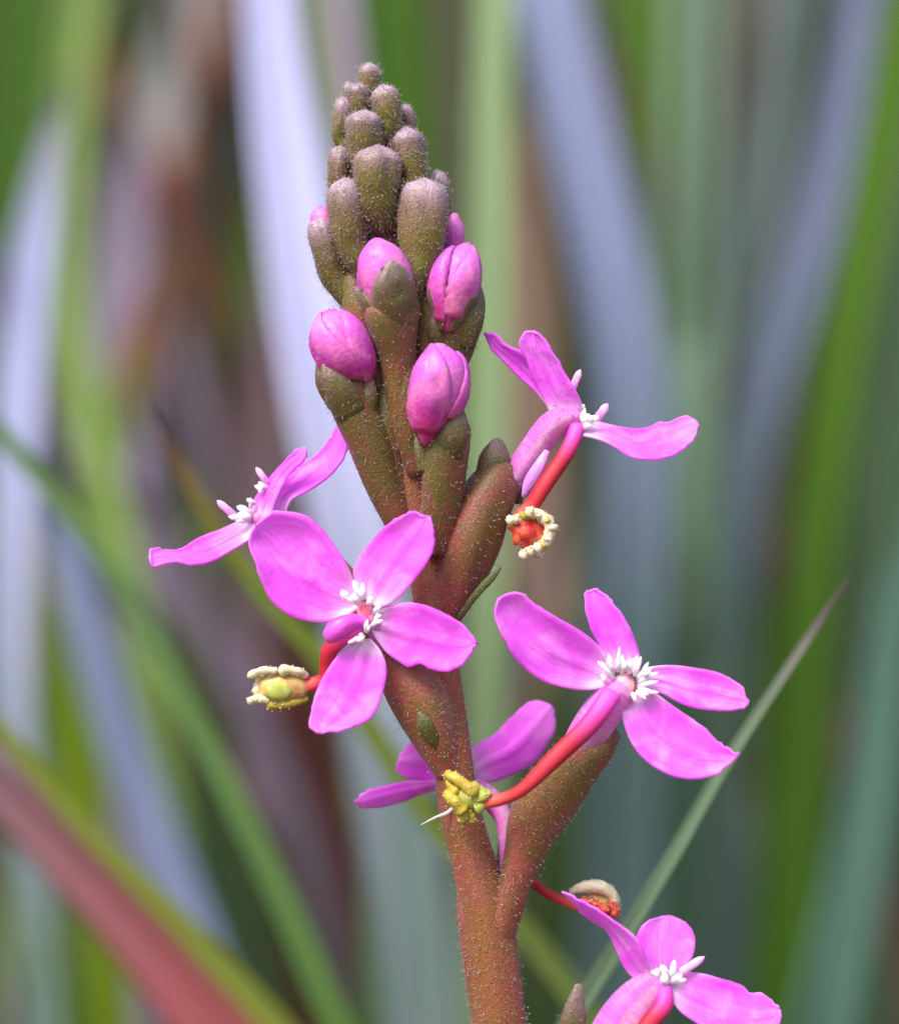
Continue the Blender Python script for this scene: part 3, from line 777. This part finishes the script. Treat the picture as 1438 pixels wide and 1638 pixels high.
def knob(name, fl, x, y, d, rx, ry, rd, mat, rot=0.0, amp=0.06, seed=0):
    c = P(x, y, d); V, F, UV = [], [], []
    n, m = 12, 18
    cr, sr = math.cos(rot), math.sin(rot)
    for i in range(n + 1):
        th = math.pi * i / n
        for j in range(m):
            ph = 2 * math.pi * j / m
            v = Vector((math.sin(th) * math.cos(ph), math.sin(th) * math.sin(ph), math.cos(th)))
            k = 1 + amp * noise.noise(v * 2.2 + Vector((seed * 5.0, 0, 0)))
            X, Y = v.x * rx * k, v.z * ry * k
            V.append(c + Vector(((X * cr - Y * sr) * K, v.y * rd * k * K, (X * sr + Y * cr) * K))); UV.append((j / m, i / n))
    for i in range(n):
        for j in range(m):
            a, b = i * m + j, i * m + (j + 1) % m
            F.append((a, b, b + m, a + m))
    return link(name, V, F, mat, fl, UV)

# flower facing the viewer
z = Z(380, 800, 3.595)
f1 = flower('pink flower facing forward on the left of the stalk', [(640, 1045, -22, 24), (618, 1018, -42, 22), (600, 998, -62, 19), (586, 984, -80, 15)],
            [(718, 1240, -10, 20), (702, 1192, -18, 33), (678, 1130, -22, 45), (652, 1080, -20, 44), (632, 1040, -24, 34), (622, 1018, -30, 24)], seed=11, n_h=900)
petal(f1, z, [(700, 620), (600, 680), (480, 702), (320, 672), (200, 590), (130, 450), (92, 330), (68, 250), (74, 200), (105, 150)],
      [(690, 560), (668, 470), (640, 400), (560, 260), (500, 180), (430, 112), (370, 85), (300, 68), (200, 74), (105, 150)], -84, -118, 10, 10, 16, -6, seed=1)
petal(f1, z, [(720, 560), (690, 500), (664, 420), (690, 340), (740, 270), (820, 180), (900, 115), (970, 78), (1030, 68), (1090, 100)],
      [(800, 620), (860, 604), (930, 560), (1000, 480), (1060, 400), (1105, 330), (1128, 260), (1130, 190), (1112, 130), (1090, 100)], -84, -96, 14, -6, 12, -4, seed=2)
petal(f1, z, [(770, 660), (840, 622), (900, 602), (980, 590), (1050, 600), (1120, 622), (1200, 660), (1280, 708), (1330, 760), (1372, 822)],
      [(770, 750), (810, 815), (860, 880), (930, 930), (985, 962), (1040, 940), (1110, 970), (1190, 988), (1290, 945), (1372, 822)], -84, -112, 6, 14, 14, -8, seed=3)
petal(f1, z, [(690, 800), (640, 840), (580, 890), (520, 970), (470, 1060), (440, 1140), (420, 1210), (412, 1265), (430, 1310), (480, 1340)],
      [(760, 800), (815, 860), (845, 920), (855, 980), (840, 1080), (815, 1170), (780, 1240), (700, 1290), (590, 1328), (480, 1340)], -84, -122, 10, 6, 14, -6, seed=4)
frill(f1, z, [(690, 560, 668, 470, -92, -104, 10), (720, 570, 712, 490, -94, -108, 8), (640, 560, 590, 515, -92, -104, 9), (700, 600, 640, 540, -92, -112, 9), (760, 600, 775, 550, -94, -108, 9), (790, 650, 808, 590, -94, -108, 8),
              (790, 690, 820, 650, -94, -110, 8), (770, 730, 825, 690, -94, -112, 7), (740, 760, 760, 700, -94, -108, 7), (720, 780, 690, 800, -94, -112, 9), (690, 790, 650, 815, -94, -112, 8)])
knob('throat', f1, *z(735, 650), -80, 13, 17, 10, M_THROAT, 0.3, seed=1)
tube('labellum', [z(740, 700) + (-88, 8), z(650, 700) + (-98, 13), z(575, 740) + (-98, 17), z(530, 790) + (-90, 13)], M_MAGENTA, f1, 14, 14)
tube('column', [z(700, 720) + (-82, 14), z(600, 790) + (-92, 15), z(530, 870) + (-88, 13), z(520, 960) + (-74, 12), z(500, 1030) + (-66, 11), z(430, 1062) + (-62, 12), z(350, 1072) + (-62, 12)], M_COLUMN, f1, 30, 14)
knob('anther', f1, *z(262, 1085), -62, 42, 25, 20, M_TAN, 0.04, 0.1, seed=2)
knob('stigma', f1, *z(238, 1098), -78, 22, 15, 7, M_LIME, 0.0, 0.03, seed=3)
for q in ([(402, 1014, -66, 4), (365, 990, -74, 6), (310, 978, -78, 6), (238, 982, -76, 5)], [(226, 982, -76, 5), (170, 980, -76, 6), (110, 990, -70, 6), (60, 1018, -64, 3)],
          [(180, 1160, -70, 5), (125, 1140, -70, 7), (90, 1148, -66, 6), (58, 1162, -62, 3)], [(130, 1010, -58, 6), (120, 1060, -54, 6), (130, 1125, -58, 6)], [(400, 1140, -60, 6), (320, 1165, -68, 7), (220, 1180, -66, 7), (170, 1165, -62, 5)]):
    lobes(f1, [z(a, b) + (c, d) for a, b, c, d in q], M_CREAM if q[0][1] != 1140 else M_YELLOW, q[0][0])
for q in ((225, 1190), (260, 1196), (290, 1192)):
    knob('pollen_grain', f1, *z(*q), -64, 2.6, 2.6, 2.6, M_YELLOW, seed=q[0])

bb = Sweep([(704, 1200, -46, 5), (688, 1174, -60, 13), (677, 1153, -66, 11), (670, 1139, -66, 3)], 12, flat=0.4).build('bract', M_BRACT, f1, 12)
# flower above, turned to the right
z = Z(680, 510, 3.126)
f2 = flower('pink flower on the upper right seen from its side', [(806, 790, -14, 14), (828, 756, -22, 20), (856, 716, -26, 22), (890, 676, -30, 22), (926, 662, -34, 16)],
            [(712, 1000, 0, 18), (733, 940, -14, 34), (752, 870, -22, 47), (774, 810, -24, 44), (800, 765, -22, 34), (815, 745, -20, 20)], seed=12, n_h=760,
            lobes=[[(785, 790, -26, 26), (788, 755, -30, 27), (793, 725, -30, 23), (796, 703, -27, 8)], [(815, 800, -10, 22), (826, 765, -6, 18), (832, 748, -2, 6)]])
petal(f2, z, [(620, 450), (590, 410), (520, 335), (470, 290), (420, 242), (360, 180), (312, 112), (298, 72)],
      [(700, 440), (640, 360), (590, 290), (530, 205), (470, 160), (400, 125), (340, 76), (298, 72)], -28, -30, 10, -6, 8, 4, seed=5, M=11)
petal(f2, z, [(640, 500), (580, 380), (530, 270), (500, 190), (468, 130), (480, 85), (500, 64), (545, 64)],
      [(790, 500), (780, 420), (740, 340), (690, 260), (660, 200), (630, 165), (605, 105), (545, 64)], -36, -66, 10, -6, 8, -6, seed=6, M=11)
petal(f2, z, [(780, 500), (860, 512), (940, 530), (1030, 546), (1130, 536), (1180, 510), (1210, 516), (1270, 490), (1330, 490), (1366, 525)],
      [(770, 580), (830, 590), (900, 612), (960, 645), (1020, 685), (1110, 702), (1220, 690), (1290, 650), (1345, 600), (1366, 525)], -34, -52, 26, -34, 14, -10, seed=7)
frill(f2, z, [(730, 360, 772, 264, -44, -52, 8), (860, 500, 908, 432, -44, -54, 9)], M_SPIKE)
frill(f2, z, [(790, 520, 790, 450, -46, -50, 8), (800, 520, 830, 470, -48, -56, 11), (800, 500, 870, 500, -46, -54, 10), (775, 450, 795, 418, -40, -46, 5), (790, 540, 840, 525, -48, -54, 9)])
tube('labellum', [z(610, 660) + (-46, 5), z(570, 740) + (-50, 10), z(525, 820) + (-46, 11), z(492, 890) + (-40, 4)], M_VIOLET, f2, 12, 12, flat=0.7)
tube('column', [z(770, 530) + (-44, 12), z(735, 620) + (-54, 13), z(670, 730) + (-60, 13), z(590, 850) + (-62, 13), z(520, 950) + (-60, 12), z(470, 1000) + (-58, 12)], M_COLUMN, f2, 26, 14, flat=0.8)
knob('anther', f2, *z(508, 1062), -58, 24, 30, 18, M_REDTIP, 0.5, 0.5, seed=4)
rn = random.Random(5)
tube('anther_rim', [z(540 + math.cos(math.radians(g)) * 84, 1060 + math.sin(math.radians(g)) * 88) + (-66, 9 if -120 < g < 88 else 3) for g in range(-132, 101, 12)], M_CREAM, f2, 40, 14,
     mod=lambda s, th: 1 + 0.55 * noise.noise(Vector((math.cos(th) * 2.2, math.sin(th) * 2.2, s * 16))))
for i in range(0, 15, 2):
    a = math.radians(-128 + i * 15.5 + rn.uniform(-7, 7))
    x0, y0 = 540 + math.cos(a) * 70, 1060 + math.sin(a) * 76
    x1, y1 = 540 + math.cos(a) * rn.uniform(84, 122), 1060 + math.sin(a) * rn.uniform(84, 124)
    lobes(f2, [z(x0, y0) + (-66, 4), z((x0 + x1) / 2 + rn.uniform(-9, 9), (y0 + y1) / 2 + rn.uniform(-9, 9)) + (-76, rn.uniform(3, 5.5)), z(x1, y1) + (rn.uniform(-74, -52), rn.uniform(1, 2.2))], M_CREAM if i % 3 else M_YELLOW, i)
for q in ([(470, 1000, -66, 9), (440, 1005, -70, 7), (410, 1010, -66, 4)], [(560, 1150, -64, 8), (510, 1170, -66, 8), (475, 1190, -62, 4)], [(580, 1150, -62, 7), (560, 1190, -60, 4)]):
    lobes(f2, [z(a, b) + (c, d) for a, b, c, d in q], M_CREAM, q[0][0])
hairs([c for c in f2.children if c.name.startswith('petal')][:2] + [f2], f2, 200, (2, 3.5), 0.5, 0.8, M_HAIRDARK, seed=31)

Sweep([(733, 990, -30, 4), (762, 950, -44, 6), (788, 922, -44, 6), (801, 908, -40, 2)], 12, flat=0.4).build('bract', M_BRACT, f2, 12)
# flower on the left, seen from behind its rim
z = Z(220, 650, 3.994)
f3 = flower('pink flower turned away on the far left of the stalk', [(478, 872, 26, 28), (448, 850, 22, 28), (424, 836, 12, 26), (404, 822, 2, 18)],
            [(700, 1090, 14, 18), (640, 1030, 30, 32), (570, 968, 36, 36), (510, 905, 34, 36), (476, 872, 28, 28)], seed=13, n_h=200)
petal(f3, z, [(830, 700), (870, 580), (930, 490), (1010, 395), (1150, 300), (1240, 180), (1290, 80), (1318, 38)],
      [(940, 740), (952, 660), (975, 605), (1080, 545), (1240, 430), (1330, 300), (1362, 190), (1318, 38)], -4, 18, 14, -16, 8, -6, seed=8, M=11)
petal(f3, z, [(720, 730), (708, 680), (752, 580), (840, 462), (930, 352), (1000, 295), (1045, 262), (1072, 260)],
      [(860, 740), (872, 640), (900, 560), (940, 480), (985, 420), (1040, 370), (1072, 320), (1072, 260)], -10, -34, 14, -10, 8, -4, seed=9, M=11)
petal(f3, z, [(720, 690), (640, 735), (560, 772), (460, 812), (370, 852), (290, 905), (240, 920), (170, 908), (85, 918), (78, 965)],
      [(760, 780), (728, 835), (670, 880), (600, 922), (480, 986), (350, 1012), (240, 992), (170, 1005), (100, 1022), (78, 965)], -8, -46, 18, -14, 10, 8, seed=10)
frill(f3, z, [(830, 490, 765, 400, -10, -20, 7), (620, 700, 520, 612, -18, -26, 8)], M_SPIKE)
frill(f3, z, [(830, 520, 745, 500, -10, -22, 8), (800, 550, 760, 520, -14, -26, 7), (750, 620, 690, 580, -14, -22, 8), (720, 650, 715, 570, -14, -20, 6), (720, 720, 640, 680, -14, -26, 12), (700, 730, 600, 720, -16, -26, 10), (720, 690, 640, 645, -14, -20, 9)])
tube('column', [(404, 826, -4, 10), (420, 850, 14, 11), (450, 880, 20, 11), (480, 930, 18, 10), (500, 990, 12, 9)], M_COLUMN, f3, 14, 10)

# flower on the right with the long bent column
z = Z(680, 920, 2.663)
f4 = flower('pink flower on the right with its red column bent down to the stalk', [(922, 1208, -42, 28), (942, 1172, -50, 31), (964, 1138, -58, 30), (986, 1112, -68, 26), (1000, 1098, -74, 20)],
            [(784, 1560, -6, 18), (802, 1485, -14, 25), (820, 1428, -22, 25), (836, 1372, -24, 31), (860, 1305, -24, 46), (896, 1252, -32, 47), (930, 1212, -38, 41), (962, 1188, -42, 30), (984, 1172, -44, 14)], seed=14, n_h=1100)
petal(f4, z, [(800, 470), (725, 486), (660, 488), (590, 478), (480, 440), (380, 352), (345, 290), (318, 240), (302, 140), (325, 92)],
      [(800, 400), (770, 345), (740, 305), (680, 252), (560, 182), (480, 132), (440, 105), (425, 84), (370, 78), (325, 92)], -74, -112, 10, 10, 16, -8, seed=11)
petal(f4, z, [(790, 400), (755, 345), (742, 300), (715, 250), (698, 200), (682, 150), (680, 100), (692, 66), (715, 62)],
      [(895, 420), (915, 385), (908, 320), (885, 260), (860, 210), (832, 160), (800, 120), (760, 78), (715, 62)], -74, -64, 12, 2, 12, -10, seed=12)
petal(f4, z, [(900, 420), (970, 392), (1030, 386), (1090, 388), (1160, 398), (1230, 412), (1310, 450), (1358, 490), (1362, 515), (1376, 535)],
      [(900, 480), (960, 490), (1010, 505), (1080, 542), (1130, 562), (1180, 572), (1250, 578), (1320, 576), (1370, 555), (1376, 535)], -74, -92, 10, 2, 10, -6, seed=13)
petal(f4, z, [(860, 480), (836, 540), (840, 600), (860, 672), (910, 760), (1000, 832), (1060, 858), (1120, 870), (1220, 855), (1290, 820), (1328, 765)],
      [(930, 480), (985, 505), (1040, 548), (1100, 590), (1160, 630), (1205, 665), (1238, 702), (1260, 718), (1290, 740), (1318, 752), (1328, 765)], -74, -118, 4, 12, 14, -8, seed=14)
frill(f4, z, [(800, 440, 740, 370, -82, -94, 8), (800, 420, 770, 350, -82, -98, 8), (820, 410, 825, 318, -82, -98, 8), (840, 420, 838, 350, -82, -96, 7), (870, 420, 880, 355, -82, -92, 8), (895, 430, 915, 345, -82, -92, 7),
              (910, 440, 960, 380, -82, -96, 9), (915, 460, 985, 415, -82, -98, 9), (915, 475, 990, 450, -82, -98, 8), (910, 490, 985, 490, -82, -98, 8), (900, 500, 950, 525, -84, -98, 8), (880, 505, 900, 540, -84, -98, 7), (770, 460, 745, 420, -80, -88, 7), (930, 430, 960, 410, -90, -104, 7), (850, 400, 860, 370, -88, -100, 6)])
knob('throat', f4, *z(850, 470), -76, 17, 19, 9, M_THROAT, 0.3, seed=6)
tube('column', [z(800, 505) + (-96, 17), z(765, 560) + (-106, 17), z(700, 640) + (-112, 16), z(620, 720) + (-114, 15), z(540, 800) + (-114, 14), z(470, 870) + (-112, 12), z(400, 925) + (-106, 10), z(320, 958) + (-96, 10), z(235, 975) + (-86, 10)], M_COLUMN, f4, 34, 16)
knob('anther', f4, *z(190, 945), -82, 23, 21, 16, M_LIME, -0.5, 0.12, seed=7)
for q, m in (([(90, 850, -80, 7), (120, 862, -88, 9), (170, 895, -94, 9), (220, 935, -92, 7)], M_YELLOW), ([(95, 855, -78, 5), (110, 900, -82, 7), (150, 930, -86, 6)], M_YELLOW), ([(92, 930, -82, 9), (110, 950, -90, 10), (145, 985, -94, 9), (165, 1010, -90, 6)], M_YELLOW),
             ([(160, 1000, -84, 9), (165, 1030, -86, 7), (150, 1055, -82, 4)], M_YELLOW), ([(185, 1000, -84, 8), (200, 1035, -82, 6), (195, 1055, -80, 4)], M_YELLOW), ([(255, 960, -84, 7), (240, 985, -90, 7), (215, 1000, -88, 6)], M_LIME), ([(200, 895, -86, 7), (235, 920, -92, 8), (258, 955, -88, 7)], M_LIME)):
    lobes(f4, [z(a, b) + (c, d) for a, b, c, d in q], m, q[0][0])
bq = Sweep([z(380, 1200) + (-14, 8), z(460, 1160) + (-18, 13), z(530, 1090) + (-20, 14), z(590, 1040) + (-18, 8), z(612, 1015) + (-16, 3)], 14, flat=0.5).build('bract', M_BRACT, f4, 12)
hairs([bq], f4, 60, (5, 9), 0.6, 0.3, seed=311)

# flower behind the stalk
z = Z(540, 1080, 3.784)
f5 = flower('pink flower half hidden behind the stalk', [(804, 1398, 4, 5), (809, 1345, 14, 12), (802, 1300, 26, 15), (780, 1272, 40, 17), (748, 1252, 52, 16)],
            [(770, 1500, 24, 18), (800, 1440, 36, 24), (812, 1390, 40, 22), (812, 1350, 36, 16)], seed=15, n_h=120)
petal(f5, z, [(780, 560), (820, 440), (880, 400), (940, 368), (1000, 310), (1060, 250), (1120, 195), (1180, 160), (1240, 165), (1295, 190)],
      [(800, 650), (860, 655), (950, 645), (1010, 620), (1080, 592), (1200, 520), (1265, 425), (1310, 340), (1318, 270), (1295, 190)], 54, 62, 6, 8, -12, 6, seed=15)
petal(f5, z, [(680, 560), (600, 470), (540, 410), (500, 395), (465, 402), (425, 430), (390, 470), (372, 520)],
      [(680, 640), (600, 650), (540, 642), (480, 635), (430, 630), (385, 605), (358, 570), (372, 520)], 54, 60, 6, 6, -8, 4, seed=16)
petal(f5, z, [(700, 620), (620, 628), (560, 636), (470, 642), (380, 650), (280, 672), (200, 692), (130, 740), (110, 770)],
      [(700, 670), (620, 690), (560, 700), (480, 730), (400, 762), (320, 785), (240, 802), (160, 800), (110, 770)], 50, 40, -12, 10, -6, 4, seed=17, M=9)
frill(f5, z, [(720, 600, 700, 520, 60, 70, 8), (760, 620, 770, 560, 60, 72, 8), (700, 640, 640, 620, 60, 70, 8)])
tube('column', [(760, 1262, 60, 9), (800, 1310, 66, 9), (830, 1380, 54, 8), (850, 1408, 46, 8), (880, 1432, 40, 8), (908, 1444, 36, 8), (935, 1452, 32, 9)], M_COLUMN, f5, 26, 12)
knob('anther', f5, 960, 1442, 34, 24, 18, 16, M_TAN, -0.4, 0.1, seed=9)
for q in ([(912, 1428, 26, 5), (930, 1420, 20, 9), (958, 1419, 18, 11), (980, 1432, 20, 9), (986, 1450, 24, 4)], [(978, 1440, 20, 7), (984, 1456, 22, 8), (980, 1468, 24, 4)], [(930, 1440, 18, 6), (955, 1448, 14, 7), (972, 1462, 18, 5)]):
    lobes(f5, q, M_CREAM if q[0][1] != 1440 else M_REDTIP, q[0][0])

# lowest flower
z = Z(700, 1380, 2.479)
f6 = flower('pink flower lowest on the stalk with a rounded upper petal', [(945, 1735, 12, 34), (968, 1690, 10, 42), (990, 1645, 8, 43), (1016, 1604, 4, 36), (1042, 1578, 0, 28), (1060, 1562, -4, 18)],
            [(830, 1990, 0, 26), (880, 1890, 4, 42), (920, 1800, 10, 46), (950, 1735, 12, 40), (962, 1705, 12, 30)], seed=16, n_h=260,
            lobes=[[(925, 1740, 4, 24), (914, 1680, 2, 22), (918, 1625, 0, 20), (926, 1576, 0, 6)], [(990, 1760, -18, 20), (1000, 1720, -26, 16), (1004, 1700, -26, 6)]])
petal(f6, z, [(880, 560), (830, 500), (750, 432), (710, 352), (672, 275), (600, 222), (545, 175), (498, 118)],
      [(900, 480), (860, 440), (830, 390), (790, 305), (740, 262), (690, 228), (620, 180), (498, 118)], -4, -18, 26, -20, 8, -8, seed=18)
petal(f6, z, [(850, 470), (815, 410), (795, 350), (790, 300), (805, 262), (840, 232), (880, 218), (915, 214)],
      [(950, 470), (985, 430), (1008, 380), (1020, 330), (1015, 285), (990, 248), (955, 222), (915, 214)], -4, 26, -8, 4, 12, -14, seed=19)
petal(f6, z, [(920, 440), (985, 435), (1050, 442), (1120, 462), (1180, 478), (1215, 495), (1235, 518), (1275, 515), (1320, 545), (1358, 585)],
      [(880, 510), (915, 535), (960, 590), (1040, 645), (1120, 690), (1190, 715), (1260, 720), (1320, 700), (1355, 650), (1358, 585)], -4, -44, 14, -10, 12, -10, seed=20)
frill(f6, z, [(960, 440, 1048, 382, -12, -20, 9)], M_SPIKE)
frill(f6, z, [(880, 460, 850, 420, -12, -26, 11), (900, 460, 890, 400, -12, -26, 12), (920, 460, 935, 400, -12, -24, 11), (900, 480, 900, 440, -16, -32, 13), (930, 480, 970, 460, -12, -28, 11)])
tube('column', [z(900, 500) + (-16, 14), z(900, 560) + (-28, 15), z(860, 620) + (-34, 15), z(800, 700) + (-34, 14), z(720, 820) + (-26, 12)], M_COLUMN, f6, 20, 14)

# a pale fibre caught on the stem
fb = tube('silk_fibre', [(726, 1292, -32, 3), (713, 1302, -37, 3), (699, 1307, -40, 2.2), (685, 1314, -42, 1.5), (673, 1320, -44, 0.6)], M_SILK, None, 16, 8, flat=0.4)
tag(fb, 'pale curled fibre caught on the stem beneath the yellow anther', 'fibre')

# loose pollen on the anthers
for i, f_ in enumerate((f1, f2, f4, f5)):
    hairs([c for c in f_.children if c.name.startswith('anther')], f_, 110, (1, 2.5), 0.8, 1.0, M_CREAM, seed=600 + i).name = 'pollen'
